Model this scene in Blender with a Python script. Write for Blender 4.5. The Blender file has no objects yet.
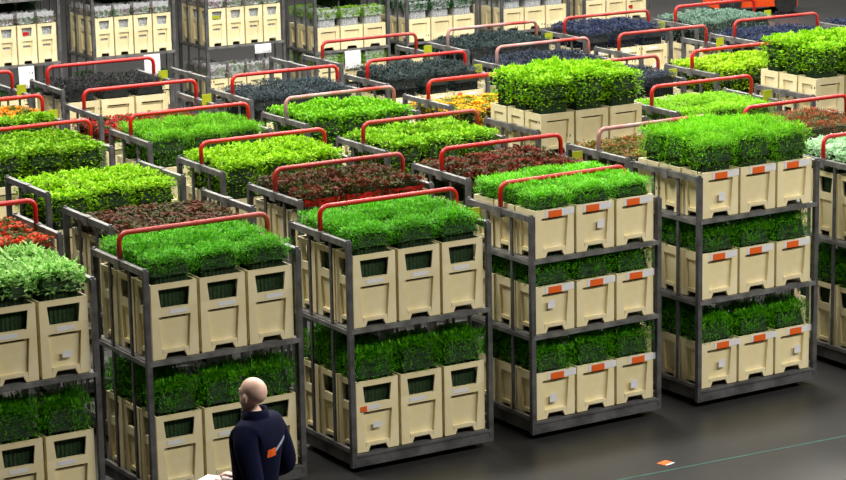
import bpy, bmesh, math, random
from mathutils import Vector, Matrix, noise
R = random.Random(7)
S = bpy.context.scene
C = S.collection
PI = math.pi

# ------------------------------------------------------------------ materials
def srgb(r, g, b):
    f = lambda c: (c/255/12.92) if c/255 <= .04045 else ((c/255+.055)/1.055)**2.4
    return (f(r), f(g), f(b), 1)

def new_mat(name):
    m = bpy.data.materials.new(name); m.use_nodes = True
    nt = m.node_tree; b = nt.nodes['Principled BSDF']
    return m, nt, b

def noisy(name, c1, c2, scale=8, rough=.6, metal=0, detail=3, obj_var=0, bump=0, spec=.5, lo=.35, hi=.65):
    m, nt, b = new_mat(name)
    tc = nt.nodes.new('ShaderNodeTexCoord'); n = nt.nodes.new('ShaderNodeTexNoise')
    n.inputs['Scale'].default_value = scale; n.inputs['Detail'].default_value = detail
    nt.links.new(tc.outputs['Object'], n.inputs['Vector'])
    r = nt.nodes.new('ShaderNodeValToRGB')
    r.color_ramp.elements[0].color = c1; r.color_ramp.elements[1].color = c2
    r.color_ramp.elements[0].position = lo; r.color_ramp.elements[1].position = hi
    nt.links.new(n.outputs['Fac'], r.inputs['Fac'])
    out = r.outputs['Color']
    if obj_var:
        oi = nt.nodes.new('ShaderNodeObjectInfo'); h = nt.nodes.new('ShaderNodeHueSaturation')
        mr = nt.nodes.new('ShaderNodeMapRange')
        mr.inputs['To Min'].default_value = 1-obj_var; mr.inputs['To Max'].default_value = 1+obj_var
        nt.links.new(oi.outputs['Random'], mr.inputs['Value']); nt.links.new(mr.outputs['Result'], h.inputs['Value'])
        nt.links.new(out, h.inputs['Color']); out = h.outputs['Color']
    nt.links.new(out, b.inputs['Base Color'])
    b.inputs['Roughness'].default_value = rough; b.inputs['Metallic'].default_value = metal
    b.inputs['Specular IOR Level'].default_value = spec
    if bump:
        bp = nt.nodes.new('ShaderNodeBump'); bp.inputs['Strength'].default_value = bump
        nt.links.new(n.outputs['Fac'], bp.inputs['Height']); nt.links.new(bp.outputs['Normal'], b.inputs['Normal'])
    return m

def leaf_mat(name, c1, c2, scale=14, trans=.25, rough=.6):
    m, nt, b = new_mat(name)
    tc = nt.nodes.new('ShaderNodeTexCoord'); n = nt.nodes.new('ShaderNodeTexNoise')
    n.inputs['Scale'].default_value = scale; n.inputs['Detail'].default_value = 2
    nt.links.new(tc.outputs['Object'], n.inputs['Vector'])
    r = nt.nodes.new('ShaderNodeValToRGB')
    r.color_ramp.elements[0].color = c1; r.color_ramp.elements[1].color = c2
    r.color_ramp.elements[0].position = .38; r.color_ramp.elements[1].position = .62
    nt.links.new(n.outputs['Fac'], r.inputs['Fac'])
    oi = nt.nodes.new('ShaderNodeObjectInfo'); h = nt.nodes.new('ShaderNodeHueSaturation')
    mr = nt.nodes.new('ShaderNodeMapRange'); mr.inputs['To Min'].default_value = .9; mr.inputs['To Max'].default_value = 1.1
    nt.links.new(oi.outputs['Random'], mr.inputs['Value']); nt.links.new(mr.outputs['Result'], h.inputs['Value'])
    nt.links.new(r.outputs['Color'], h.inputs['Color'])
    nt.links.new(h.outputs['Color'], b.inputs['Base Color'])
    b.inputs['Roughness'].default_value = rough; b.inputs['Specular IOR Level'].default_value = .25
    t = nt.nodes.new('ShaderNodeBsdfTranslucent'); nt.links.new(h.outputs['Color'], t.inputs['Color'])
    mx = nt.nodes.new('ShaderNodeMixShader'); mx.inputs['Fac'].default_value = trans
    nt.links.new(b.outputs[0], mx.inputs[1]); nt.links.new(t.outputs[0], mx.inputs[2])
    nt.links.new(mx.outputs[0], nt.nodes['Material Output'].inputs['Surface'])
    return m

M = {}
M['steel'] = noisy('galvanised_steel', srgb(98,98,96), srgb(134,134,130), 9, .5, .35)
M['steel_dark'] = noisy('dull_steel', srgb(70,70,72), srgb(104,104,104), 7, .55, .25)
M['cream'] = noisy('cream_plastic', srgb(230,216,166), srgb(240,228,186), 5, .5, obj_var=.07)
M['red'] = noisy('red_paint', srgb(176,18,10), srgb(190,28,16), 12, .38)
M['worn'] = noisy('worn_red_paint', srgb(172,40,24), srgb(158,136,130), 2.2, .45, lo=.4, hi=.62)
M['faded'] = noisy('faded_red_paint', srgb(160,30,18), srgb(170,84,72), 2.5, .45, lo=.45, hi=.7)
M['yellow'] = noisy('yellow_green_plate', srgb(168,176,16), srgb(150,160,20), 6, .5)
M['orange'] = noisy('orange_sticker', srgb(238,104,16), srgb(230,92,12), 6, .6)
M['white'] = noisy('white_paper', srgb(220,220,222), srgb(234,234,236), 6, .7)
M['blue'] = noisy('blue_sticker', srgb(40,80,170), srgb(50,96,186), 6, .6)
M['green_tag'] = noisy('green_sticker', srgb(40,170,90), srgb(60,180,100), 6, .6)
M['rubber'] = noisy('black_rubber', srgb(22,22,22), srgb(34,34,34), 10, .7)
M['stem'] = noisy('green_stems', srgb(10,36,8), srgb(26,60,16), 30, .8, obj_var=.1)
M['wrapped_stem'] = noisy('sleeved_stems', srgb(130,138,140), srgb(206,208,212), 40, .3)
M['stem_dark'] = noisy('dark_stems', srgb(14,20,16), srgb(26,32,26), 30, .85)
M['red_sleeve'] = noisy('red_plastic_wrap', srgb(205,18,22), srgb(222,40,34), 14, .3)
M['floor'] = noisy('asphalt_floor', srgb(40,40,40), srgb(47,47,46), 1.2, .38, detail=8, bump=.03, lo=.3, hi=.7)
M['hall_wall'] = noisy('hall_cladding', srgb(118,114,108), srgb(132,128,120), .6, .8)
M['line'] = noisy('teal_line_paint', srgb(20,64,56), srgb(36,84,72), 8, .6)
M['tractor'] = noisy('orange_bodywork', srgb(226,72,14), srgb(238,84,20), 4, .35)
M['skin'] = noisy('skin', srgb(226,184,160), srgb(238,200,180), 20, .5)
M['navy'] = noisy('navy_cloth', srgb(7,11,36), srgb(11,16,46), 30, .95, bump=.1, spec=.15)
M['trouser'] = noisy('dark_trouser_cloth', srgb(28,30,40), srgb(36,38,50), 30, .8)
M['grey_tape'] = noisy('grey_tape', srgb(150,156,176), srgb(168,172,190), 20, .5)
M['eye'] = noisy('eye_white', srgb(220,216,210), srgb(230,226,220), 20, .3)

def sleeve_mat():
    m, nt, b = new_mat('clear_plastic_sleeve')
    tc = nt.nodes.new('ShaderNodeTexCoord'); n = nt.nodes.new('ShaderNodeTexNoise'); n.inputs['Scale'].default_value = 24
    nt.links.new(tc.outputs['Object'], n.inputs['Vector'])
    r = nt.nodes.new('ShaderNodeValToRGB')
    r.color_ramp.elements[0].color = srgb(150,156,160); r.color_ramp.elements[1].color = srgb(226,228,232)
    r.color_ramp.elements[0].position = .35; r.color_ramp.elements[1].position = .65
    nt.links.new(n.outputs['Fac'], r.inputs['Fac']); nt.links.new(r.outputs['Color'], b.inputs['Base Color'])
    b.inputs['Roughness'].default_value = .2
    tr = nt.nodes.new('ShaderNodeBsdfTransparent'); mx = nt.nodes.new('ShaderNodeMixShader'); mx.inputs['Fac'].default_value = .15
    nt.links.new(b.outputs[0], mx.inputs[1]); nt.links.new(tr.outputs[0], mx.inputs[2])
    nt.links.new(mx.outputs[0], nt.nodes['Material Output'].inputs['Surface'])
    return m
M['sleeve'] = sleeve_mat()

# ------------------------------------------------------------------ mesh builder
class MB:
    def __init__(s): s.v, s.f, s.m = [], [], []
    def face(s, pts, m=0):
        b = len(s.v); s.v += [tuple(p) for p in pts]; s.f.append(tuple(range(b, b+len(pts)))); s.m.append(m)
    def box(s, x0, x1, y0, y1, z0, z1, m=0):
        b = len(s.v)
        s.v += [(x0,y0,z0),(x1,y0,z0),(x1,y1,z0),(x0,y1,z0),(x0,y0,z1),(x1,y0,z1),(x1,y1,z1),(x0,y1,z1)]
        for q in ((0,3,2,1),(4,5,6,7),(0,1,5,4),(1,2,6,5),(2,3,7,6),(3,0,4,7)):
            s.f.append(tuple(b+i for i in q)); s.m.append(m)
    def prism(s, poly, axis, a, c, m=0):
        # poly: list of 2D points; axis 'y': poly is (x,z), extruded y a..c; axis 'x': poly is (y,z)
        P = (lambda u, w, t: (u, t, w)) if axis == 'y' else (lambda u, w, t: (t, u, w))
        n = len(poly); b = len(s.v)
        s.v += [P(u, w, a) for u, w in poly] + [P(u, w, c) for u, w in poly]
        s.f.append(tuple(b+i for i in range(n))); s.m.append(m)
        s.f.append(tuple(b+n+i for i in reversed(range(n)))); s.m.append(m)
        for i in range(n):
            j = (i+1) % n
            s.f.append((b+j, b+i, b+n+i, b+n+j)); s.m.append(m)
    def tube(s, pts, r, n=10, m=0, cap=True):
        pts = [Vector(p) for p in pts]; rings = []
        up = None
        for i, p in enumerate(pts):
            d = (pts[min(i+1, len(pts)-1)] - pts[max(i-1, 0)]).normalized()
            if up is None:
                up = Vector((0,0,1)) if abs(d.z) < .9 else Vector((0,1,0))
            a = d.cross(up).normalized(); up2 = a.cross(d).normalized(); up = up2
            rr = r[i] if isinstance(r, (list, tuple)) else r
            b = len(s.v); rings.append(b)
            for k in range(n):
                t = 2*PI*k/n
                s.v.append(tuple(p + a*math.cos(t)*rr + up2*math.sin(t)*rr))
        for i in range(len(rings)-1):
            for k in range(n):
                s.f.append((rings[i]+k, rings[i]+(k+1) % n, rings[i+1]+(k+1) % n, rings[i+1]+k)); s.m.append(m)
        if cap:
            s.f.append(tuple(rings[0]+k for k in reversed(range(n)))); s.m.append(m)
            s.f.append(tuple(rings[-1]+k for k in range(n))); s.m.append(m)
    def mesh(s, name, mats, smooth=False, recalc=True):
        me = bpy.data.meshes.new(name); me.from_pydata(s.v, [], s.f)
        for k in mats: me.materials.append(M[k] if isinstance(k, str) else k)
        me.polygons.foreach_set('material_index', s.m)
        if recalc:
            bm = bmesh.new(); bm.from_mesh(me); bmesh.ops.recalc_face_normals(bm, faces=bm.faces); bm.to_mesh(me); bm.free()
        if smooth:
            me.polygons.foreach_set('use_smooth', [True]*len(me.polygons))
        me.update()
        return me

def link(name, me, parent=None, loc=(0,0,0), rz=0, scale=(1,1,1)):
    o = bpy.data.objects.new(name, me); C.objects.link(o)
    o.location = loc; o.rotation_euler = (0,0,rz); o.scale = scale
    if parent is not None: o.parent = parent
    return o
def tag(o, label, cat, group=None, kind=None):
    o['label'] = label; o['category'] = cat
    if group: o['group'] = group
    if kind: o['kind'] = kind
    return o
def empty(name, loc, rz=0):
    o = bpy.data.objects.new(name, None); C.objects.link(o); o.location = loc; o.rotation_euler = (0,0,rz); o.empty_display_size = .1
    return o

# ------------------------------------------------------------------ trolley
W, D = 1.35, .982
HX, HY = W/2, D/2
BAR_Z = 2.118
_cache = {}
def cached(key, fn):
    if key not in _cache: _cache[key] = fn()
    return _cache[key]

def post_mesh(H):
    def f():
        m = MB(); m.box(-.021,.021,-.021,.021,.05,H-.005); m.box(-.012,.012,-.012,.012,H-.005,H+.012)
        for k in range(int(H/.09)):                                # hook slots up the post
            m.box(-.0225,-.0205,-.006,.006,.2+k*.09-.012,.2+k*.09+.012)
            m.box(-.006,.006,-.0225,-.0205,.2+k*.09-.012,.2+k*.09+.012)
        return m.mesh('post', ['steel_dark'])
    return cached(('post', round(H,3)), f)
def upright_mesh(H, wide=.016):
    def f():
        m = MB(); m.box(-.008,.008,-wide,wide,.17,H-.03); return m.mesh('upright_bar', ['steel_dark'])
    return cached(('up', round(H,3)), f)
def endrails_mesh(H, shelves):
    def f():
        m = MB()
        m.box(-.02,.02,-HY+.021,HY-.021,H-.05,H)                   # top rail
        m.box(-.026,.026,-.05,.05,H-.075,H+.006)                   # socket the cross bar drops into
        return m.mesh('end_frame', ['steel'])
    return cached(('er', round(H,3)), f)
def lowrail_mesh():
    def f():
        m = MB(); m.box(-.014,.014,-HY+.021,HY-.021,-.045,-.01); return m.mesh('lower_rail', ['steel'])
    return cached('lowrail', f)
def base_mesh():
    def f():
        m = MB()
        for y0, y1 in ((-HY-.004,-HY+.04),(HY-.04,HY+.004)):
            m.box(-HX+.021,HX-.021,y0,y1,.135,.155)
            m.box(-HX+.021,HX-.021,y0+.008,y1-.008,.085,.135)
            m.box(-HX+.021,HX-.021,y0,y1,.055,.085)
        for x0, x1 in ((-HX+.022,-HX+.06),(HX-.06,HX-.022)): m.box(x0,x1,-HY+.04,HY-.04,.06,.15)
        m.box(-HX+.03,HX-.03,-HY+.04,HY-.04,.14,.152)
        return m.mesh('base_frame', ['steel_dark'])
    return cached('base', f)
def shelf_mesh():
    def f():
        m = MB(); m.box(-HX+.022,HX-.022,-HY+.01,HY-.01,-.012,0)
        for y0, y1 in ((-HY-.002,-HY+.016),(HY-.016,HY+.002)): m.box(-HX+.022,HX-.022,y0,y1,-.034,.004)
        return m.mesh('shelf', ['steel'])
    return cached('shelf', f)
def bar_mesh(mat, dz=0):
    def f():
        m = MB(); r = .07; x = HX-.03; z1 = BAR_Z+dz; pts = [(-x,0,1.86+dz),(-x,0,z1-r)]
        for k in range(1,6):
            a = k/5*PI/2; pts.append((-x+r-r*math.cos(a),0,z1-r+r*math.sin(a)))
        pts += [(-x*(1-2*k/8),0,z1) for k in range(1,8)]
        for k in range(0,6):
            a = k/5*PI/2; pts.append((x-r+r*math.sin(a),0,z1-r+r*math.cos(a)))
        pts.append((x,0,1.86+dz))
        m.tube(pts, .0205, 10); return m.mesh('cross_bar', [mat], smooth=True)
    return cached(('bar', mat, dz), f)
def caster_mesh():
    def f():
        m = MB(); m.tube([(0,-.018,.05),(0,.018,.05)], .05, 14); m.box(-.02,.02,-.03,-.022,.05,.1); m.box(-.02,.02,.022,.03,.05,.1); m.box(-.03,.03,-.03,.03,.088,.1)
        return m.mesh('caster', ['rubber'])
    return cached('caster', f)
def plate_mesh():
    def f():
        m = MB(); m.box(-.055,.055,-.004,.004,0,.12); m.box(-.012,.012,.004,.012,-.05,.1); return m.mesh('reflector_plate', ['yellow'])
    return cached('plate', f)
def tow_mesh():
    def f():
        m = MB(); m.tube([(HX,0,.13),(HX+.15,0,.125),(HX+.29,0,.13)], .012, 8); m.box(HX-.02,HX+.02,-.04,.04,.1,.155)
        return m.mesh('tow_bar', ['steel'])
    return cached('tow', f)

def trolley(cx, cy, rz, H, shelves, label, bar='red', plate=True, tow=True, dz=0):
    t = empty('flower_trolley', (cx,cy,0), rz); tag(t, label, 'trolley', 'flower trolleys parked in rows')
    link('base_frame', base_mesh(), t)
    for z in shelves: link('shelf', shelf_mesh(), t, (0,0,z))
    for sx in (-1,1):
        e = link('end_frame', endrails_mesh(H, shelves), t, (sx*(HX-.021),0,0))
        for z in [.21]+list(shelves): link('lower_rail', lowrail_mesh(), e, (0,0,z))
        for sy in (-1,1): link('post', post_mesh(H), e, (0, sy*(HY-.021), 0))
        for sy in (-1,1): link('upright_bar', upright_mesh(H), e, (0, sy*HY*.36, 0))
        for sy in (-1,1): link('caster', caster_mesh(), t, (sx*(HX-.14), sy*(HY-.14), 0))
    if bar: link('cross_bar', bar_mesh(bar, dz), t)
    if plate: link('reflector_plate', plate_mesh(), t, (HX-.04, -HY+.2, H-.035))
    if tow: link('tow_bar', tow_mesh(), t)
    return t

# ------------------------------------------------------------------ crates
CW, CD, CH = .388, .29, .40
def crate_mesh(w, d, h, slot):
    def f():
        m = MB(); t = .01; x, y = w/2-.02, d/2-.026
        z0 = .035
        m.box(-x,x,-y,y,z0,z0+t)                                            # bottom
        for sy in (-1,1):                                                   # long faces: recessed panel
            a, b = sorted((sy*y, sy*(y-t)))
            zs = h-.075
            if slot:
                m.box(-x,x,a,b,z0,zs-.09); m.box(-x,-w*.2,a,b,zs-.09,zs-.06); m.box(w*.2,x,a,b,zs-.09,zs-.06); m.box(-x,x,a,b,zs-.06,h-.01)
            else:
                m.box(-x,x,a,b,z0,zs-.012); m.box(-x,-w*.27,a,b,zs-.012,zs); m.box(w*.27,x,a,b,zs-.012,zs); m.box(-x,x,a,b,zs,h-.01)
        for sx in (-1,1):
            a, b = sorted((sx*x, sx*(x-t))); m.box(a,b,-y+t,y-t,z0,h-.01)
        # outer rim, drooping lip, tapered corner ribs and feet with an arch between them
        for sy in (-1,1):
            a, b = sorted((sy*d/2, sy*y))
            m.box(-w/2,w/2,a,b,h-.068,h)
            for s in (-1,1):
                m.prism([(s*w/2,0),(s*w/2,h-.068),(s*(w/2-.06),h-.068),(s*(w/2-.085),.0)], 'y', a, b)
            m.prism([(-w/2+.085,.05),(-w/2+.085,.075),(w/2-.085,.075),(w/2-.085,.05),(w*.2,.05),(w*.2-.02,.05)], 'y', a, b)
            m.prism([(-w/2+.084,0),(-w/2+.084,.052),(-w*.18,.052),(-w*.24,0)], 'y', a, b)
            m.prism([(w/2-.084,0),(w/2-.084,.052),(w*.18,.052),(w*.24,0)], 'y', a, b)
            m.box(-w*.24,w*.24,*sorted((sy*(d/2-.002), sy*y)),.044,.06)
        for sx in (-1,1):
            a, b = sorted((sx*w/2, sx*x))
            m.box(a,b,-y,y,h-.068,h)
            for s in (-1,1):
                m.prism([(s*y,0),(s*y,h-.068),(s*(y-.035),h-.068),(s*(y-.06),0)], 'x', a, b)
            m.box(a,b,-y+.06,y-.06,.045,.075)
        return m.mesh('plastic_crate', ['cream'])
    return cached(('crate', w, d, h, slot), f)
def collar_mesh(w, d, hc):
    def f():
        m = MB(); t = .014
        for sy in (-1,1):
            a, b = sorted((sy*d/2, sy*(d/2-t)))
            m.box(-w/2,w/2,a,b,hc-.045,hc)
            for s in (-1,1):
                m.prism([(s*(w/2-.0),0),(s*(w/2-.0),hc-.045),(s*(w/2-.062),hc-.045),(s*(w/2-.078),0)], 'y', a, b)
        for sx in (-1,1):
            a, b = sorted((sx*w/2, sx*(w/2-t))); y = d/2-t
            m.box(a,b,-y,y,hc-.045,hc)
            for s in (-1,1):
                m.prism([(s*y,0),(s*y,hc-.045),(s*(y-.04),hc-.045),(s*(y-.06),0)], 'x', a, b)
        return m.mesh('crate_collar', ['cream'])
    return cached(('collar', w, d, hc), f)
def sticker_mesh(w, h, mat):
    def f():
        m = MB(); m.box(-w/2,w/2,-.0022,0,-h/2,h/2); return m.mesh('sticker', [mat])
    return cached(('st', w, h, mat), f)

def crate(loc, rz, label, group, w=CW, d=CD, h=CH, collar=0, slot=False, marks=(), name='plastic_crate'):
    o = link(name, crate_mesh(w, d, h, slot), None, loc, rz); tag(o, label, 'crate', group)
    if collar: link('crate_collar', collar_mesh(w, d, collar), o, (0,0,h))
    for (mx, mz, mw, mh, mat, nm) in marks:
        link(nm, sticker_mesh(mw, mh, mat), o, (mx, -d/2-(.0002 if mat == 'white' else .0026), mz))
    return o

# ------------------------------------------------------------------ plants
UX, UY = .41, .312        # footprint of a crateful of plants
def surf(x, y, seed, amp=1.0):
    # smooth bumps, one to a bunch, over a gentle dome
    n = noise.noise((x*9+seed*3.1, y*9-seed*1.7, seed))*.5 + noise.noise((x*19+seed, y*19, seed*2.3))*.3
    e = max(abs(x)/(UX/2), abs(y)/(UY/2))
    return (.86 + .16*n*amp) * (1 - .10*max(0, e-.6)**1.5/.25)
def foliage_mesh(style, mats, seed, flower=0.0, droop=0.0, cl=.5):
    rr = random.Random(seed*977+hash(style) % 1)
    m = MB()
    # inner mass under the leaves; dark stem colour paints shaded gaps (last material)
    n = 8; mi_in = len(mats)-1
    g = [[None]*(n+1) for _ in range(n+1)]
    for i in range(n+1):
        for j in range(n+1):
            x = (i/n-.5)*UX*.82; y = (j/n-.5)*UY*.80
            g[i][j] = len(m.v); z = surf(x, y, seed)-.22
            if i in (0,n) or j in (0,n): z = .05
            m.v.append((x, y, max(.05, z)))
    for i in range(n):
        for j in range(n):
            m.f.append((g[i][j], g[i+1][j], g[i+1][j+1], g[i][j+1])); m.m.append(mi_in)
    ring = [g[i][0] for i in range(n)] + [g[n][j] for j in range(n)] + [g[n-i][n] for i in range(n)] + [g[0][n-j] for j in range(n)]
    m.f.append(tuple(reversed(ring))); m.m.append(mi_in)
    # heads: lumps of leaves radiating from a centre.  count, leaves per head, lump radius, leaf length, width
    heads, per, rad, ln, wd = dict(feather=(42,64,.030,.052,.0085), leaf=(34,46,.026,.042,.026), broad=(26,30,.03,.075,.036), fine=(60,30,.02,.024,.013), statice=(48,52,.024,.030,.010))[style]
    nx = round(math.sqrt(heads*UX/UY)); ny = max(1, round(heads/nx))
    K = 4.6
    for i in range(nx):
        for j in range(ny):
            x = ((i+.5+rr.uniform(-.3,.3)+(.25 if j % 2 else -.25))/nx-.5)*UX*.94; y = ((j+.5+rr.uniform(-.3,.3))/ny-.5)*UY*.96
            zt = surf(x, y, seed)-.1+rr.uniform(-.08,.08)
            fl = rr.random() < flower
            ex, ey = x/(UX/2), y/(UY/2)
            edge = max(abs(ex),abs(ey)) > .55
            hs = rr.uniform(.8,1.2)
            for k in range(per):
                a = rr.uniform(0, 2*PI); el = math.asin(rr.uniform(-.35,1))
                d = Vector((math.cos(a)*math.cos(el), math.sin(a)*math.cos(el), math.sin(el)))
                zc = zt
                if edge and k % 5 < 3: zc = zt-rr.uniform(.1,.75+droop); d.x += ex*.5; d.y += ey*.5
                p = Vector((x+d.x*rad*hs, y+d.y*rad*hs, zc+d.z*rad*hs*K*.9))
                t = Vector((d.x+rr.uniform(-.6,.6), d.y+rr.uniform(-.6,.6), d.z*.7+rr.uniform(-.35,.5))); t.normalize()
                L = ln*rr.uniform(.7,1.25)
                mi = 1 if (fl and el > .1) else 0
                dd = Vector((t.x*L, t.y*L, t.z*L*K))
                side = Vector((-t.y, t.x, 0)); side = side.normalized()*wd*.5 if side.length > .05 else Vector((wd*.5,0,0))
                up = Vector((0,0,wd*.5*K*rr.uniform(-.4,.7)))
                q = [p, p+dd*.5+side+up, p+dd, p+dd*.5-side+up]
                q = [(max(-UX*cl, min(UX*cl, v.x)), max(-UY*cl, min(UY*cl, v.y)), max(-droop, v.z)) for v in q]
                b = len(m.v); m.v += q
                m.f += [(b,b+1,b+2),(b,b+2,b+3)]; m.m += [mi, mi]
    return m.mesh(style, mats, recalc=False)

def stems_mesh(mat):
    def f():
        m = MB(); rr = random.Random(3); pts = []
        w, d = UX/2-.066, UY/2-.062
        per = [(-w+2*w*k/16, -d) for k in range(16)]+[(w, -d+2*d*k/12) for k in range(12)]+[(w-2*w*k/16, d) for k in range(16)]+[(-w, d-2*d*k/12) for k in range(12)]
        n = len(per); lv = 4
        for l in range(lv+1):
            for k,(x,y) in enumerate(per):
                s = 1 + (.05 if k % 2 else -.03) + rr.uniform(-.015,.015)
                m.v.append((x*s, y*s, l/lv))
        for l in range(lv):
            for k in range(n):
                m.f.append((l*n+k, l*n+(k+1) % n, (l+1)*n+(k+1) % n, (l+1)*n+k)); m.m.append(0)
        m.f.append(tuple(range(n-1,-1,-1))); m.m.append(0)
        m.f.append(tuple(lv*n+k for k in range(n))); m.m.append(0)
        return m.mesh('stems', [mat])
    return cached(('stems', mat), f)
def sleeve_mesh(mat):
    def f():
        m = MB(); rr = random.Random(5)
        w, d = UX/2-.026, UY/2-.03
        per = [(-w+2*w*k/10, -d) for k in range(10)]+[(w, -d+2*d*k/8) for k in range(8)]+[(w-2*w*k/10, d) for k in range(10)]+[(-w, d-2*d*k/8) for k in range(8)]
        n = len(per)
        for l in range(4):
            for k,(x,y) in enumerate(per):
                s = (.9+.1*l/3)*(1+rr.uniform(-.05,.0)); m.v.append((x*s, y*s, l/3+(rr.uniform(-.16,.12) if l == 3 else 0)))
        for l in range(3):
            for k in range(n):
                m.f.append((l*n+k, l*n+(k+1) % n, (l+1)*n+(k+1) % n, (l+1)*n+k)); m.m.append(0)
        return m.mesh('plastic_sleeve', [mat], smooth=False)
    return cached(('sleeve', mat), f)

# species: style, leaf colours, flower colours, share of flower heads, object name, words
def sp(style, c1, c2, f1=None, f2=None, share=0, name='leafy_plant', words='green foliage', stem='stem', trans=.25):
    return dict(style=style, c=(c1,c2), f=(f1,f2), share=share, name=name, words=words, stem=stem, trans=trans)
SPECIES = {
 'grass':  sp('feather',(60,144,2),(104,190,12),words='feathery grass-green foliage', name='feathery_plant'),
 'bright': sp('feather',(84,176,8),(130,212,26),words='feathery bright green foliage', name='feathery_plant'),
 'fluffy': sp('feather',(92,174,8),(144,214,24),words='fluffy yellowish-green foliage', name='feathery_plant'),
 'pale':   sp('broad',(122,182,80),(178,220,132),words='pale green broad leaves', name='leafy_plant'),
 'mint':   sp('broad',(150,196,146),(206,230,200),words='whitish mint-green leaves', name='leafy_plant'),
 'darkred':sp('leaf',(70,84,34),(100,96,40),(176,40,24),(214,86,30),.6,'red_flower_plant','dark red and orange flowers'),
 'brown':  sp('leaf',(52,52,18),(74,68,26),(72,36,14),(98,52,24),.55,'red_flower_plant','brownish-red flower buds'),
 'brownwrap': sp('leaf',(56,60,20),(80,76,30),(90,36,18),(120,54,28),.55,'red_flower_plant','brownish-red buds in red wraps'),
 'maroon': sp('leaf',(58,62,30),(80,74,40),(98,30,18),(130,52,32),.65,'red_flower_plant','maroon flower buds'),
 'olive':  sp('leaf',(84,90,30),(112,104,40),(128,84,30),(140,90,36),.3,'red_flower_plant','brown-olive flower buds'),
 'rust':   sp('fine',(86,84,34),(100,90,40),(140,62,26),(160,80,34),.55,'red_flower_plant','rust-brown flower buds'),
 'red':    sp('leaf',(60,80,34),(80,92,40),(140,10,12),(170,22,18),.75,'red_flower_plant','bright red flowers'),
 'lime':   sp('leaf',(120,178,12),(162,206,28),words='lime-green leaves', name='lime_plant'),
 'limeraised': sp('leaf',(112,174,10),(158,206,26),words='tall lime-green leaves', name='lime_plant'),
 'lightgreen': sp('leaf',(102,166,16),(154,198,40),words='light green leaves', name='leafy_plant'),
 'meadow': sp('feather',(108,172,8),(146,202,22),words='feathery meadow-green foliage', name='feathery_plant'),
 'leafgreen': sp('leaf',(94,154,10),(146,188,30),words='leafy mid-green foliage', name='leafy_plant'),
 'spring': sp('feather',(86,156,10),(124,192,24),words='feathery spring-green foliage', name='feathery_plant'),
 'fresh':  sp('leaf',(90,164,8),(134,194,22),words='fresh green leaves', name='leafy_plant'),
 'yellow': sp('leaf',(92,120,30),(120,140,40),(226,166,20),(240,190,40),.7,'yellow_flower_plant','yellow flowers'),
 'orangefl': sp('leaf',(80,110,30),(110,130,40),(226,134,24),(236,160,40),.6,'yellow_flower_plant','orange-yellow flowers'),
 'yellime': sp('leaf',(128,180,12),(176,206,32),words='yellowish-lime leaves', name='lime_plant'),
 'black':  sp('statice',(20,22,22),(34,36,36),words='blackish flower spikes', name='dark_flower_plant', stem='stem_dark', trans=.1),
 'slate':  sp('statice',(38,52,56),(62,78,84),words='slate-green flower spikes', name='dark_flower_plant', stem='stem_dark', trans=.1),
 'darkteal': sp('statice',(28,44,44),(46,66,66),words='dark teal flower spikes', name='dark_flower_plant', stem='stem_dark', trans=.1),
 'ink':    sp('statice',(30,40,54),(48,60,78),words='ink-blue flower spikes', name='dark_flower_plant', stem='stem_dark', trans=.1),
 'navyfl': sp('statice',(28,38,66),(48,62,96),words='navy-blue flower spikes', name='dark_flower_plant', stem='stem_dark', trans=.1),
 'sage':   sp('statice',(96,128,112),(130,160,142),words='sage-green flower spikes', name='sage_flower_plant', stem='stem_dark', trans=.1),
 'sleeved': sp('leaf',(110,150,90),(150,180,130),(226,214,224),(200,120,140),.5,'sleeved_flower_plant','pale flowers in clear sleeves', stem='wrapped_stem'),
 'sleevedlime': sp('leaf',(130,190,50),(180,220,80),words='lime flowers in clear sleeves', name='sleeved_flower_plant', stem='wrapped_stem'),
 'sleeveddark': sp('leaf',(30,96,34),(60,130,50),words='deep green foliage in clear sleeves', name='sleeved_flower_plant', stem='wrapped_stem'),
 'deep':   sp('feather',(38,96,16),(64,126,30),words='deep green foliage', name='feathery_plant'),
}
DROOP = {k: .5 for k in ('lime','lightgreen','leafgreen','spring','fresh','yellime','slate','ink','navyfl','sage','darkteal','yellow','orangefl')}
DROOP['fluffy'] = .2
def species_mesh(k, var):
    def f():
        s = SPECIES[k]
        mats = [cached(('lm', k), lambda: leaf_mat(k+'_leaf', srgb(*s['c'][0]), srgb(*s['c'][1]), trans=s['trans']))]
        if s['share']: mats.append(cached(('fm', k), lambda: leaf_mat(k+'_flower', srgb(*s['f'][0]), srgb(*s['f'][1]), scale=40)))
        mats.append(s['stem'])  # inner mass takes the stem colour as painted depth between leaves
        return foliage_mesh(s['style'], mats, var+len(k)*3+1, s['share'], .35 if k == 'limeraised' else DROOP.get(k, 0), .57 if k in ('limeraised','fluffy') else .5)
    return cached(('sp', k, var), f)

def plant(loc, rz, k, stem_h, fol_h, label, group, sx=1, sy=1, sleeve=None, sleeve_h=.2, wrap=None):
    """loc: point on the crate floor; foliage sits stem_h above it."""
    s = SPECIES[k]
    o = link(s['name'], species_mesh(k, R.randrange(4)), None, (loc[0],loc[1],loc[2]+stem_h), rz+(PI if R.random() < .5 else 0), (sx, sy, fol_h*R.uniform(.93,1.06)))
    tag(o, label, 'plants', group, 'thing')
    fz = o.scale.z
    st = link('stems', stems_mesh(s['stem']), o, (0,0,-stem_h/fz), 0, (1,1,(stem_h+.035*fz)/fz))
    if sleeve: link('plastic_sleeve', sleeve_mesh(sleeve), o, (0,0,.004/fz), 0, (1,1,sleeve_h/fz))
    return o

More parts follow.
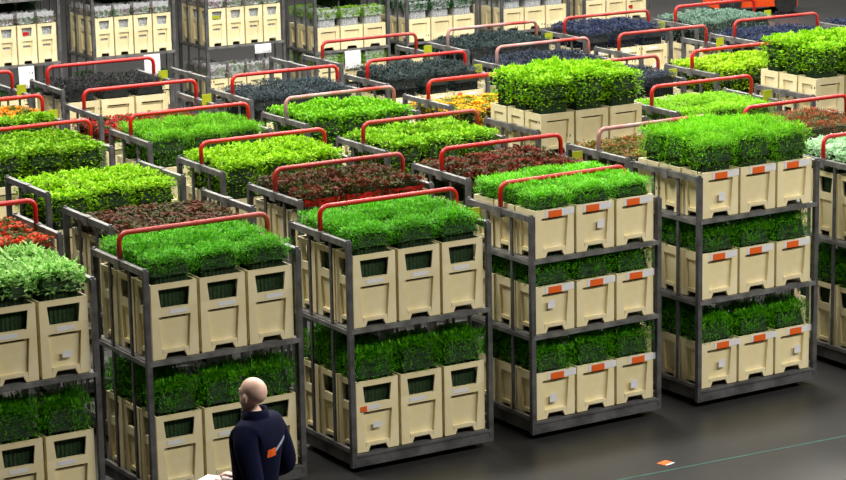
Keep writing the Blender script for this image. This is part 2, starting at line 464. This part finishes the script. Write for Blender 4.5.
ORD = ['first','second','third','fourth','fifth','sixth','seventh','eighth']
POSX = {3:['left','middle','right'], 4:['left','centre-left','centre-right','right']}
POSY = ['front','middle','back']
def cell_words(i, j, nx):
    return f"{POSY[j]} {POSX[nx][i]}"

def fill(tr, rownm, nth, tiers, nx=3):
    """tiers: dicts z (shelf top), collar, species, fol (height), stem (extra stem height above the rim), top (True: all nine cells of plants), tiername"""
    cx, cy = tr.location.x, tr.location.y; rz = tr.rotation_euler.z
    c, s = math.cos(rz), math.sin(rz)
    cw = CW if nx == 3 else .288
    px = 1.245/nx
    def at(lx, ly, z): return (cx+c*lx-s*ly, cy+s*lx+c*ly, z)
    for T in tiers:
        h = T.get('h', CH)
        for j in range(3):
            for i in range(nx):
                lx = (i-(nx-1)/2)*px; ly = (j-1)*.3145
                seen = (j == 0 or i == 0)
                where = cell_words(i, j, nx)
                tw = T.get('tier', '')
                place = f"{tw+' ' if tw else ''}{where} of {nth} trolley, {rownm} row"
                if seen and not T.get('nocrate'):
                    marks = T['marks'](i, j) if T.get('marks') and j == 0 else ()
                    what = 'tall cream crate with open collar' if T.get('collar') else 'cream plastic crate'
                    if any(mk[4] == 'orange' for mk in marks): what = 'cream crate with orange label'
                    crate(at(lx, ly, T['z']+.005), rz, f"{what}, {place}", 'cream crates on flower trolleys', w=cw, h=h, collar=T.get('collar', 0), slot=T.get('slot', False), marks=marks)
                if (seen or T.get('top')) and T.get('species'):
                    k = T['species'](i, j) if callable(T['species']) else T['species']
                    if k is None: continue
                    stem_h = h + T.get('collar', 0) - .042 + T.get('stem', 0)
                    f = T['fol'](i, j) if callable(T['fol']) else T['fol']
                    f *= 1-.07*((j != 1)+(i in (0,nx-1)))*T.get('mound', .6)
                    sl = T.get('sleeve'); sl = sl(i, j) if callable(sl) else sl
                    plant(at(lx, ly, T['z']+.052), rz, k, stem_h, f, f"{SPECIES[k]['words']}, {place}", 'plants standing in the trolley crates',
                          sx=px/.415, sleeve=sl, sleeve_h=T.get('sleeve_h', .2))
                    
# stickers
def marks_orange(i, j):
    return [(.06,CH-.034,.25,.052,'white','white_label'), (-.01,CH-.036,.115,.05,'orange','orange_label')] if True else ()
def mk_orange(seed):
    rr = random.Random(seed)
    def f(i, j):
        o = rr.uniform(-.03,.04)
        r = [(.05+o,CH-.032,.29,.056,'white','white_label'), (o,CH-.038,.135,.056,'orange','orange_label')]
        if rr.random() < .3: r.append((rr.uniform(-.06,.06), .2+rr.uniform(-.05,.05), .07,.07,'white','paper_sticker'))
        return fix(r)
    return f
def fix(r):
    return r
def mk_white(seed, orange=0.0, blue=False):
    rr = random.Random(seed)
    def f(i, j):
        r = [(rr.uniform(-.05,.04), CH-.034, .15,.034,'white','white_label')]
        if rr.random() < .2: r.append((rr.uniform(-.06,.08), .2+rr.uniform(-.08,.06), .08,.05,'white','paper_sticker'))
        if rr.random() < orange: r.append((-.13, CH-.04, .06,.045,'orange','orange_label'))
        if blue: r[0] = (rr.uniform(-.04,.04), CH-.034, .11, .04, 'blue', 'blue_label')
        return r
    return f

# ------------------------------------------------------------------ the rows
H0 = 1.917
A2T = lambda k, low, seed: [dict(z=1.195, collar=.19, species=k, fol=.19, stem=.04, top=True, tier='upper tier', marks=mk_white(seed)),
                            dict(z=.156, collar=.19, species=low, fol=.30, tier='lower tier', marks=mk_white(seed+1, .5))]
def A3T(k, low, seed, zs, fol, stem=0):
    return [dict(z=zs[0], species=k, fol=fol, stem=stem, top=True, mound=1.4 if stem else .6, tier='top tier', marks=mk_orange(seed)),
            dict(z=zs[1], species=low, fol=.24, tier='middle tier', marks=mk_orange(seed+1)),
            dict(z=zs[2], species=low, fol=.26, tier='bottom tier', marks=mk_orange(seed+2))]
def TOP(k, fol=.19, z=None, collar=0, **kw):
    if z is None and 'marks' not in kw: z = 1.24; kw.setdefault('stem', .13); fol += .03
    elif z is None: z = 1.40
    d = dict(z=z, collar=collar, species=k, fol=fol, top=True); d.update(kw); return [d]

row = {
 0: ('front', [
   ((.690,.55,.0), None, H0, [1.195], A2T('pale','grass',10), 'steel flower trolley of pale green broad leaves at the left picture edge'),
   ((2.425,.555,.006), 'faded', H0, [1.195], A2T('grass','grass',20), 'steel flower trolley of grass-green foliage behind the bald man'),
   ((4.175,.527,.0026), 'red', H0, [1.195], A2T('grass','grass',30), 'two-tier steel trolley of grass-green foliage just right of the bald man'),
   ((5.867,.484,.02), 'red', H0, [1.545,.90], A3T('bright','grass',40,(1.545,.90,.156),.17,.0), 'three-tier trolley with red bar over bright green foliage, front row'),
   ((7.584,.472,.0185), None, 2.05, [1.67,.955], A3T('fluffy','grass',50,(1.67,.955,.156),.28,.06), 'three-tier trolley without red bar, heaped with yellowish-green foliage, front row'),
   ((9.43,.56,0), 'red', H0, [1.195], A2T('mint','grass',60), 'steel trolley of whitish mint leaves at the right picture edge'),
 ]),
 1: ('second', [
   ((1.114,2.173,0), 'red', H0, [1.40], TOP('darkred', .17, z=1.34), 'steel trolley of dark red and orange flowers at the left edge'),
   ((2.879,2.19,0), None, H0, [1.195], TOP('brown', .13, z=1.14, collar=.19), 'steel trolley of brownish-red buds without cross bar, behind grass-green one'),
   ((4.633,2.172,0), 'faded', H0, [1.37], TOP(lambda i,j: 'brownwrap' if j == 0 else 'brown', .2, z=1.37, marks=mk_white(72, blue=True), sleeve=lambda i,j: 'red_sleeve' if j == 0 else None, sleeve_h=.09, stem=.03), 'steel trolley of brownish-red buds in red wraps, second row'),
   ((6.309,2.129,-.009), 'red', H0, [1.40], TOP('maroon', .17), 'steel trolley of maroon buds under a clean red bar'),
   ((8.022,2.124,.0127), 'worn', H0, [1.40], TOP('olive', .14), 'steel trolley of brown-olive buds hidden behind heaped yellowish-green foliage'),
   ((9.874,2.266,0), 'red', H0, [1.40], TOP('rust', .17), 'steel trolley of rust-brown buds at the right picture edge'),
 ]),
 2: ('third', [
   ((3.00,3.80,0), None, H0, [1.40], TOP('lime', .22, z=1.16, stem=.13), 'steel trolley of lime leaves without cross bar, behind dark red flowers'),
   ((4.687,3.729,-.0155), 'red', H0, [1.40], TOP('lime', .21), 'steel trolley of lime leaves under red bar, behind red-wrapped buds'),
   ((6.419,3.749,-.004), 'faded', H0, [1.40], TOP('lightgreen', .21), 'steel trolley of light green leaves under a faded red bar'),
   ((8.18,3.83,0), None, H0, [1.46], TOP('limeraised', .29, z=1.66, stem=.13, mound=1.5), 'steel trolley with raised crates of tall lime leaves, mid picture'),
   ((9.919,3.857,-.011), 'red', H0, [1.40], TOP('meadow', .16, z=1.36), 'steel trolley of feathery meadow-green foliage beside raised lime leaves'),
   ((11.68,3.86,0), None, H0, [1.46], TOP('limeraised', .29, z=1.68, stem=.13, mound=1.5), 'steel trolley with raised crates of tall lime leaves, right edge'),
 ]),
 3: ('fourth', [
   ((3.087,5.563,0), 'red', H0, [1.40], TOP('leafgreen', .19), 'steel trolley of mid-green leafy foliage at the left edge'),
   ((4.798,5.53,-.0165), 'red', H0, [1.40, .85], TOP('spring', .19), 'steel trolley of spring-green feathery foliage beside mid-green one'),
   ((6.522,5.535,.0112), 'worn', H0, [1.40], TOP('fresh', .2), 'steel trolley of fresh green leaves under a scraped bar'),
   ((8.284,5.625,0), 'red', H0, [1.40], TOP('yellow', .16, z=1.18, stem=.11), 'steel trolley of yellow flowers behind light green leaves'),
   ((10.022,5.646,0), 'faded', H0, [1.40], TOP('ink', .19, z=1.33, stem=.09, marks=mk_white(83)), 'steel trolley of ink-blue spikes behind raised lime leaves'),
   ((11.80,5.66,0), 'red', H0, [1.40], TOP('yellime', .19), 'steel trolley of yellowish-lime leaves behind meadow-green foliage'),
 ]),
 4: ('fifth', [
   ((3.308,7.303,0), 'red', H0, [1.40], TOP(lambda i,j: 'orangefl' if j >= 1 else 'leafgreen', .18), 'steel trolley of mixed orange flowers and green leaves, left edge'),
   ((5.053,7.261,-.0236), 'red', H0, [1.22], TOP('red', .15, z=1.21), 'steel trolley of low bright red flowers below the blackish spikes'),
   ((6.78,7.232,-.016), 'red', H0, [1.40], TOP('slate', .18), 'steel trolley of slate-green flower spikes'),
   ((8.491,7.282,-.003), 'red', H0, [1.40], TOP('darkteal', .2, z=1.34, stem=.08, marks=mk_white(91,.7)), 'steel trolley of dark teal spikes with labelled crates below'),
   ((10.24,7.323,.004), 'worn', H0, [1.40], TOP('ink', .18), 'steel trolley of ink-blue spikes under a scraped pale bar'),
   ((11.971,7.315,-.012), 'faded', H0, [.70], [], 'empty steel trolley with red bar in front of navy-blue spikes'),
   ((13.78,7.40,-.02), 'faded', H0, [1.40], TOP('navyfl', .18), 'steel trolley of navy-blue spikes behind raised lime leaves at right'),
   ((15.52,7.40,0), None, H0, [1.40], TOP('navyfl', .18), 'steel trolley of navy-blue spikes in the top right corner'),
 ]),
 5: ('sixth', [
   ((3.693,9.10,0), 'red', H0, [.70], [], 'empty steel trolley at the left picture edge behind orange flowers'),
   ((5.413,9.104,-.025), 'red', H0, [1.36], TOP('black', .19, z=1.36), 'steel trolley of blackish flower spikes behind bright red flowers'),
   ((7.12,9.0,0), None, H0, [.70], [], 'empty steel trolley without cross bar behind slate-green spikes'),
   ((8.841,8.961,-.004), 'faded', H0, [.70], [], 'empty steel trolley with faded bar behind dark teal spikes'),
   ((10.595,8.972,-.009), 'worn', H0, [1.40], TOP('darkteal', .19), 'steel trolley of dark teal spikes behind ink-blue spikes'),
   ((12.309,8.961,-.009), 'faded', H0, [1.40], TOP('navyfl', .2, z=1.34, stem=.08, marks=mk_white(93)), 'steel trolley of navy-blue spikes over cream crate fronts'),
   ((14.06,9.0,0), 'red', H0, [1.40], TOP('sage', .2), 'steel trolley of sage-green spikes near the orange tractor'),
 ]),
}
PLATES = {(5,0),(5,1),(5,3),(5,4),(5,5),(5,6),(4,0),(4,1),(4,3),(4,5),(3,4),(3,5),(2,4),(1,3),(0,2)}
for r in sorted(row):
    nm, ts = row[r]
    for n, ((x, y, a), bar, H, shelves, tiers, label) in enumerate(ts):
        if tiers: shelves = [T['z'] for T in tiers if T['z'] > .5]
        t = trolley(x, y, a, H, shelves, label, bar=bar, plate=(r, n) in PLATES)
        fill(t, nm, ORD[n], tiers)

# far tall racks on wheels
GY = 16.9
G = [ # FL x, shelf z, kind
  (6.85, .97, 0), (8.69,.97, 1), (10.54,.96, 2), (12.40,.72, 3), (14.05,.72, 4), (15.83,.74, 5), (17.45,.75, 5)]
for n, (xl, z, kind) in enumerate(G):
    cx = xl+HX; cy = GY+HY
    lab = ['tall steel trolley of slotted crates at the left edge, far row', 'tall steel trolley of white-sleeved flowers above a white note, far row',
           'tall steel trolley with a yellow tag on its first crate, far row', 'tall steel trolley of lime flowers in clear sleeves, far row',
           'tall steel trolley of grey-sleeved greens behind the dark teal spikes', 'tall steel trolley of grey-sleeved greens behind scraped pale bar', 'tall steel trolley of plain crates behind navy-blue spikes, far row'][n]
    z2 = z+.95
    t = trolley(cx, cy, 0, 2.75, [z, z2], lab, bar=None, plate=False, tow=False)
    nx = 4 if kind <= 2 else 3
    mk = {1: None, 0: None, 2: None}.get(kind)
    def marks(i, j, kind=kind):
        if kind == 2 and i == 0: return [(-.02,.44,.13,.05,'yellow','yellow_tag')]
        if kind == 0 and i == 2: return [(-.02,.44,.09,.05,'red','red_tag')]
        if kind == 5 and n == 6 and i == 2: return [(-.12,.2,.08,.05,'red','red_tag')]
        return ()
    if kind <= 2:
        top = dict(z=z, collar=.17, slot=True, species=lambda i,j: 'sleeved' if j == 0 or i == 0 else 'sleeveddark', fol=.12, stem=.0, sleeve='sleeve', sleeve_h=.16, tier='middle tier', marks=marks)
        back = dict(z=z, nocrate=True)
    else:
        top = dict(z=z, h=.36, species='sleevedlime' if kind == 3 else 'sleeveddark', fol=.16, stem=.12, sleeve='sleeve', sleeve_h=.14, tier='middle tier', marks=marks)
    up = dict(z=z2, collar=.17 if kind <= 2 else 0, slot=True, species='sleeveddark', fol=.12, tier='upper tier', sleeve='sleeve', sleeve_h=.1)
    lowk = ['deep','deep','sleeved','sleevedlime','deep','deep','deep'][n]
    low = dict(z=.156, h=.30, species=lowk, fol=.2, tier='lower tier', sleeve='sleeve' if n in (2,3) else None)
    fill(t, 'far', ORD[n], [top, up, low], nx)
    # tall greens standing at the back of the middle shelf
    for i in range(nx):
        lx = (i-(nx-1)/2)*1.245/nx
        plant((cx+lx, cy+.3145, z+.006), 0, 'deep', .66, .2, f"tall deep green foliage, back {POSX[nx][i]} of {ORD[n]} trolley, far row", 'plants standing in the trolley crates', sx=1 if nx == 3 else .76) if not any(False for _ in ()) and i > 0 else None

# white notes hung from shelf edges and bars
def note(loc, rz, label, w=.22, h=.3):
    m = MB(); n = 8
    for k in range(n):
        z0, z1 = -h*k/n, -h*(k+1)/n
        y0, y1 = -.012*math.sin(k/n*2.6), -.012*math.sin((k+1)/n*2.6)
        m.v += []
        b = len(m.v)
        m.v += [(-w/2,y0,z0),(w/2,y0,z0),(w/2,y1,z1),(-w/2,y1,z1),(-w/2,y0+.002,z0),(w/2,y0+.002,z0),(w/2,y1+.002,z1),(-w/2,y1+.002,z1)]
        for q in ((0,1,2,3),(4,7,6,5),(0,3,7,4),(1,5,6,2)): m.f.append(tuple(b+i for i in q)); m.m.append(0)
    o = link('hanging_note', m.mesh('hanging_note', ['white']), None, loc, rz)
    tag(o, label, 'note', 'white notes hung on trolleys')
note((7.62,GY-.02,.95), 0, 'white paper note hung under slotted crates at the left edge', .24,.32)
note((9.62,GY-.02,.95), 0, 'white paper note hung under white-sleeved flowers', .26,.3)
note((11.48,GY-.02,.94), 0, 'small white paper note hung beside the yellow-tagged crates', .28,.14)
note((13.05,GY-.02,.70), 0, 'white paper note hung under lime flowers in clear sleeves', .28,.28)

# ------------------------------------------------------------------ floor, floor mark, litter
def struct(name, mb, mats, kind='structure'):
    o = link(name, mb.mesh(name, mats)); o['kind'] = kind; return o
m = MB(); m.box(-30,60,-24,60,-.1,0); struct('floor', m, ['floor'])
m = MB(); m.box(-30,60,60,60.2,0,12); struct('wall_far', m, ['hall_wall'])
m = MB(); m.box(-30,60,-24.2,-24,0,12); struct('wall_near', m, ['hall_wall'])
m = MB(); m.box(-30.2,-30,-24,60,0,12); struct('wall_left', m, ['hall_wall'])
m = MB(); m.box(60,60.2,-24,60,0,12); struct('wall_right', m, ['hall_wall'])
m = MB(); m.box(-30,60,-24,60,12,12.2); struct('ceiling', m, ['hall_wall'])
m = MB()
p0, p1 = Vector((5.196,-1.28,0)), Vector((7.443,-1.378,0)); d = (p1-p0).normalized(); nn = Vector((-d.y,d.x,0))*.012
a, b = p0-d*14, p1+d*14
q = [a-nn, b-nn, b+nn, a+nn]
m.v = [(v.x,v.y,.0005) for v in q]+[(v.x,v.y,.002) for v in q]
m.f = [(3,2,1,0),(4,5,6,7),(0,1,5,4),(1,2,6,5),(2,3,7,6),(3,0,4,7)]; m.m = [0]*6
o = struct('trim_1', m, ['line'])
m = MB(); m.box(-.055,.055,-.04,.04,.0005,.003); m.box(-.045,.055,-.055,-.04,.0005,.0028,1)
o = link('paper_scrap', m.mesh('paper_scrap', ['orange','white']), None, (5.755,-1.124,0), .25)
tag(o, 'orange and white paper scrap lying on the dark floor', 'litter')

# ------------------------------------------------------------------ tow tractor far behind
def tractor(loc, rz):
    t = empty('tow_tractor', loc, rz); tag(t, 'orange tow tractor with black seat behind sage-green spikes', 'vehicle')
    m = MB()
    m.prism([(-.8,.13),(-.8,.78),(-.55,.86),(-.05,.86),(.02,.5),(.55,.5),(.62,.95),(.8,.95),(.85,.13)], 'x', -.42, .42); link('body', m.mesh('body', ['tractor']), t)
    m = MB(); m.box(-.28,.28,.1,.5,.5,.62); m.prism([(.48,.6),(.58,1.05),(.66,1.05),(.6,.6)], 'x', -.28,.28); link('seat', m.mesh('seat', ['rubber']), t)
    m = MB(); m.tube([(0,-.2,.8),(0,.0,1.02)], .02, 8)
    m.tube([(.16*math.cos(k*PI/8), .0+.09*math.sin(k*PI/8), 1.02+.11*math.sin(k*PI/8)) for k in range(17)], .014, 8, cap=False); link('steering_wheel', m.mesh('steering_wheel', ['rubber']), t)
    for sx in (-1,1):
        for y in (-.55,.55):
            m = MB(); m.tube([(sx*.34,y,.22),(sx*.46,y,.22)], .22, 18); link('wheel', m.mesh('wheel', ['rubber'], smooth=False), t)
tractor((24.25,21.05,0), 1.2)

# ------------------------------------------------------------------ the man
def make_person(loc, rz):
    """Built facing local -Y... local +Y is forward."""
    J = {}  # name: (x,y,z,r)
    V = [ # pelvis first
     ('pelvis',0,0,.95,.135,None),('waist',0,.005,1.10,.135,'pelvis'),('chest',0,-.005,1.30,.16,'waist'),('upper',0,-.02,1.42,.125,'chest'),('neck',0,-.005,1.51,.058,'upper'),('head',0,.02,1.60,.06,'neck'),
     ('shL',-.16,-.03,1.43,.075,'upper'),('shL2',-.2,-.04,1.385,.066,'shL'),('elL',-.275,-.15,1.13,.05,'shL2'),('foL',-.225,.02,1.085,.045,'elL'),('wrL',-.14,.16,1.07,.031,'foL'),('haL',-.115,.21,1.065,.03,'wrL'),
     ('shR',.16,-.03,1.43,.075,'upper'),('shR2',.2,-.04,1.385,.066,'shR'),('elR',.265,-.11,1.13,.05,'shR2'),('foR',.22,.05,1.085,.045,'elR'),('wrR',.14,.17,1.07,.031,'foR'),('haR',.115,.22,1.065,.03,'wrR'),
     ('hipL',-.1,0,.89,.098,'pelvis'),('knL',-.11,.13,.50,.062,'hipL'),('caL',-.11,.07,.36,.058,'knL'),('anL',-.11,.04,.09,.04,'caL'),('toL',-.12,.2,.04,.034,'anL'),
     ('hipR',.1,0,.89,.098,'pelvis'),('knR',.11,-.03,.50,.062,'hipR'),('caR',.11,-.13,.37,.058,'knR'),('anR',.11,-.24,.12,.04,'caR'),('toR',.12,-.1,.04,.034,'anR')]
    def skin(chain, name, grow=0, subs=2, root=0):
        idx = {v[0]:i for i, v in enumerate(chain)}
        me = bpy.data.meshes.new(name)
        me.from_pydata([v[1:4] for v in chain], [(idx[v[5]], idx[v[0]]) for v in chain if v[5] is not None], [])
        o = bpy.data.objects.new(name, me); C.objects.link(o)
        md = o.modifiers.new('s', 'SKIN'); md.use_smooth_shade = True
        for i, v in enumerate(chain):
            r = v[4]+grow; sv = me.skin_vertices[0].data[i]
            sv.radius = (r, r); sv.use_root = (i == root)
        sd = o.modifiers.new('d', 'SUBSURF'); sd.levels = sd.render_levels = subs
        return o
    def bake(o, name=None):
        dg = bpy.context.evaluated_depsgraph_get(); dg.update()
        me = bpy.data.meshes.new_from_object(o.evaluated_get(dg)); old = o.data
        bpy.data.objects.remove(o); bpy.data.meshes.remove(old); me.name = name or me.name
        return me
    bm = bmesh.new()
    def add(me, mat=Matrix.Identity(4)):
        t = bmesh.new(); t.from_mesh(me); bmesh.ops.transform(t, matrix=mat, verts=t.verts)
        tmp = bpy.data.meshes.new('t'); t.to_mesh(tmp); t.free(); bm.from_mesh(tmp); bpy.data.meshes.remove(tmp)
    body = bake(skin(V, 'b')); 
    # chest wider than deep
    for v in body.vertices:
        pass
    add(body)
    def ell(c, r, rot=None):
        M4 = (HEAD if c[2] > 1.5 else Matrix.Identity(4)) @ Matrix.Translation(c) @ (rot or Matrix.Identity(4)) @ Matrix.Diagonal((*r,1))
        bmesh.ops.create_uvsphere(bm, u_segments=24, v_segments=16, radius=1, matrix=M4)
    ht = 1.665
    HEAD = Matrix.Rotation(-.32, 4, 'Z')
    ell((0,-.008,ht+.022),(.076,.098,.088)); ell((0,.035,ht-.045),(.06,.066,.075)); ell((0,.062,ht-.095),(.038,.036,.028))
    ell((0,.105,ht-.02),(.014,.02,.028)); ell((0,.112,ht-.034),(.018,.016,.012)); ell((0,.072,ht+.025),(.055,.03,.014))
    ell((0,.096,ht-.066),(.024,.012,.006)); ell((0,.093,ht-.077),(.021,.012,.007))
    for s in (-1,1):
        ell((s*.078,-.005,ht-.02),(.012,.022,.034), Matrix.Rotation(.25*s,4,'Z'))
        # hand: palm, five fingers closing on the sheet
        hx, hy, hz = s*.11, .225, 1.062
        ell((hx,hy,hz),(.038,.046,.017))
        for k in range(4):
            fx = hx + (k-1.5)*.019; ln = (.062,.072,.068,.05)[k if s < 0 else 3-k]
            ch = [('a',fx,hy+.02,hz,.0095,None),('b',fx,hy+.04+ln*.3,hz+.008,.0092,'a'),('c',fx,hy+.04+ln*.75,hz-.004,.0085,'b'),('d',fx,hy+.035+ln*.9,hz-.024,.0075,'c')]
            add(bake(skin(ch, 'f', subs=1)))
        ch = [('a',hx-s*.03,hy-.01,hz+.004,.012,None),('b',hx-s*.052,hy+.02,hz+.016,.0105,'a'),('c',hx-s*.056,hy+.052,hz+.02,.009,'b')]
        add(bake(skin(ch, 't', subs=1)))
    me = bpy.data.meshes.new('body_raw'); bm.to_mesh(me); bm.free()
    o = bpy.data.objects.new('body_raw', me); C.objects.link(o)
    rm = o.modifiers.new('r', 'REMESH'); rm.mode = 'VOXEL'; rm.voxel_size = .0065; rm.use_smooth_shade = True
    sm = o.modifiers.new('sm', 'SMOOTH'); sm.iterations = 3; sm.factor = .5
    me = bake(o, 'person'); me.materials.clear(); me.materials.append(M['skin'])
    P = link('person', me, None, loc, rz)
    tag(P, 'bald man in a navy jacket seen from behind, holding a white sheet', 'person')
    # jacket: the same torso and arms, a finger wider, with a collar and a hem
    JV = [list(v) for v in V if v[0] in ('pelvis','waist','chest','upper','neck','shL','shL2','elL','foL','wrL','shR','shR2','elR','foR','wrR')]
    j = bake(skin([tuple(v) for v in JV], 'j', grow=.022))
    b2 = bmesh.new(); b2.from_mesh(j)
    for v in b2.verts:
        pass
    bmesh.ops.bisect_plane(b2, geom=b2.verts[:]+b2.edges[:]+b2.faces[:], plane_co=(0,0,.84), plane_no=(0,0,-1), clear_outer=True)
    bmesh.ops.bisect_plane(b2, geom=b2.verts[:]+b2.edges[:]+b2.faces[:], plane_co=(0,0,1.55), plane_no=(0,0,1), clear_outer=True)
    bmesh.ops.recalc_face_normals(b2, faces=b2.faces)
    b2.to_mesh(j); b2.free(); j.materials.clear(); j.materials.append(M['navy'])
    jk = link('jacket', j, P)
    m = MB()   # stand-up collar
    n = 24
    for zz, ra, rb, oy in ((1.40,.15,.12,-.03),(1.475,.112,.1,-.02),(1.535,.088,.088,-.01),(1.575,.082,.084,-.004),(1.568,.072,.072,-.004),(1.5,.074,.07,-.01)):
        for k in range(n):
            t = 2*PI*k/n; dip = -.025*max(0, math.sin(t))
            m.v.append((ra*math.cos(t), oy+rb*math.sin(t), zz+dip))
    for l in range(5):
        for k in range(n): m.f.append((l*n+k, l*n+(k+1) % n, (l+1)*n+(k+1) % n, (l+1)*n+k)); m.m.append(0)
    link('collar', m.mesh('collar', ['navy'], smooth=True), jk)
    # trousers
    TV = [v for v in V if v[0] in ('pelvis','hipL','knL','caL','anL','hipR','knR','caR','anR')]
    t = bake(skin(TV, 't', grow=.014)); t.materials.clear(); t.materials.append(M['trouser']); link('trousers', t, P)
    for k, (ax, ay, az, tx, ty) in {'L':(-.11,.04,.07,-.12,.2), 'R':(.11,-.24,.1,.12,-.1)}.items():
        s = bake(skin([('a',ax,ay-.03,.055,.052,None),('b',ax,ay+.05,.055,.05,'a'),('c',tx,ty+.02,.045,.042,'b')], 's', subs=2)); s.materials.clear(); s.materials.append(M['rubber']); link('shoe', s, P)
    for s in (-1,1):
        bm = bmesh.new(); bmesh.ops.create_uvsphere(bm, u_segments=12, v_segments=8, radius=.0125, matrix=HEAD @ Matrix.Translation((s*.032,.084,ht)))
        e = bpy.data.meshes.new('eye'); bm.to_mesh(e); bm.free(); e.materials.append(M['eye']); link('eye', e, P)
    # badge and tape across the shoulder blades, laid on the cloth
    def on_back(x, z):
        hit, loc_, nrm, _ = jk.ray_cast(Vector((x,-1,z)), Vector((0,1,0)))
        return (loc_, nrm) if hit else (Vector((x,-.16,z)), Vector((0,-1,0)))
    bpy.context.view_layer.update()
    def patch(name, x0, x1, z0, z1, mat, tilt=0):
        m = MB(); n = 8
        for k in range(n+1):
            x = x0+(x1-x0)*k/n; dz = tilt*k/n
            for z in (z0+dz, z1+dz):
                p, nn_ = on_back(x, z); m.v.append(tuple(p+nn_*.004))
        for k in range(n): m.f.append((2*k,2*k+2,2*k+3,2*k+1)); m.m.append(0)
        o = link(name, m.mesh(name, [mat]), jk)
        sd = o.modifiers.new('s','SOLIDIFY'); sd.thickness = .002
    return P, patch
rzp = .6
P, patch = make_person((1.24,-2.72,0), rzp)
P.scale = (1.02,1.02,1.02)
patch('orange_badge', -.10, -.02, 1.285, 1.335, 'orange')
patch('grey_tape', -.02, .12, 1.305, 1.325, 'grey_tape', .05)

# the sheet he carries
m = MB(); m.box(-.15,.15,-.105,.105,-.0015,.0015)
c, s = math.cos(rzp), math.sin(rzp); ly = .345
o = link('paper_sheet', m.mesh('paper_sheet', ['white']), None, (1.24-s*ly, -2.72+c*ly, 1.052), rzp)
tag(o, "white paper sheet held in front of the bald man", 'paper')

# ------------------------------------------------------------------ light: unseen lamp rows overhead and soft skylight
wd = bpy.data.worlds.new('hall_air'); S.world = wd; wd.use_nodes = True
bg = wd.node_tree.nodes['Background']; bg.inputs['Color'].default_value = (.86,.92,1,1); bg.inputs['Strength'].default_value = .12
def lamp(x, y, z, sx, sy, power, col=(1,.96,.9)):
    L = bpy.data.lights.new('unseen_lamp', 'AREA'); L.shape = 'RECTANGLE'; L.size = sx; L.size_y = sy; L.energy = power; L.color = col
    o = bpy.data.objects.new('unseen_lamp', L); C.objects.link(o); o.location = (x,y,z)
for y, e, x0 in ((-9,1150,6),(3,1300,1),(9,900,2),(16,800,4),(27,1500,12)):  # all out of view; the farthest row is added to brighten the floor behind
    for x in (x0, x0+8, x0+16): lamp(x, y, 10.5, 5, 1.0, e)

# ------------------------------------------------------------------ camera
yaw, pitch, roll = -.5388, .2175, -.0185
cy_, sy_ = math.cos(yaw), math.sin(yaw)
f = Vector((-sy_*math.cos(pitch), cy_*math.cos(pitch), -math.sin(pitch))); r_ = Vector((cy_,sy_,0)); u = r_.cross(f)
cr, sr = math.cos(roll), math.sin(roll)
right = r_*cr+u*sr; up = u*cr-r_*sr
cam = bpy.data.cameras.new('camera'); co = bpy.data.objects.new('camera', cam); C.objects.link(co)
co.matrix_world = Matrix(((right.x,up.x,-f.x,-5.7851),(right.y,up.y,-f.y,-16.6657),(right.z,up.z,-f.z,6.1471),(0,0,0,1)))
cam.sensor_width = 36; cam.lens = 2480.6/846*36; cam.clip_end = 300
S.camera = co
S.view_settings.view_transform = 'Standard'; S.view_settings.look = 'None'; S.view_settings.gamma = 1; S.view_settings.exposure = 0
S.view_settings.use_curve_mapping = False
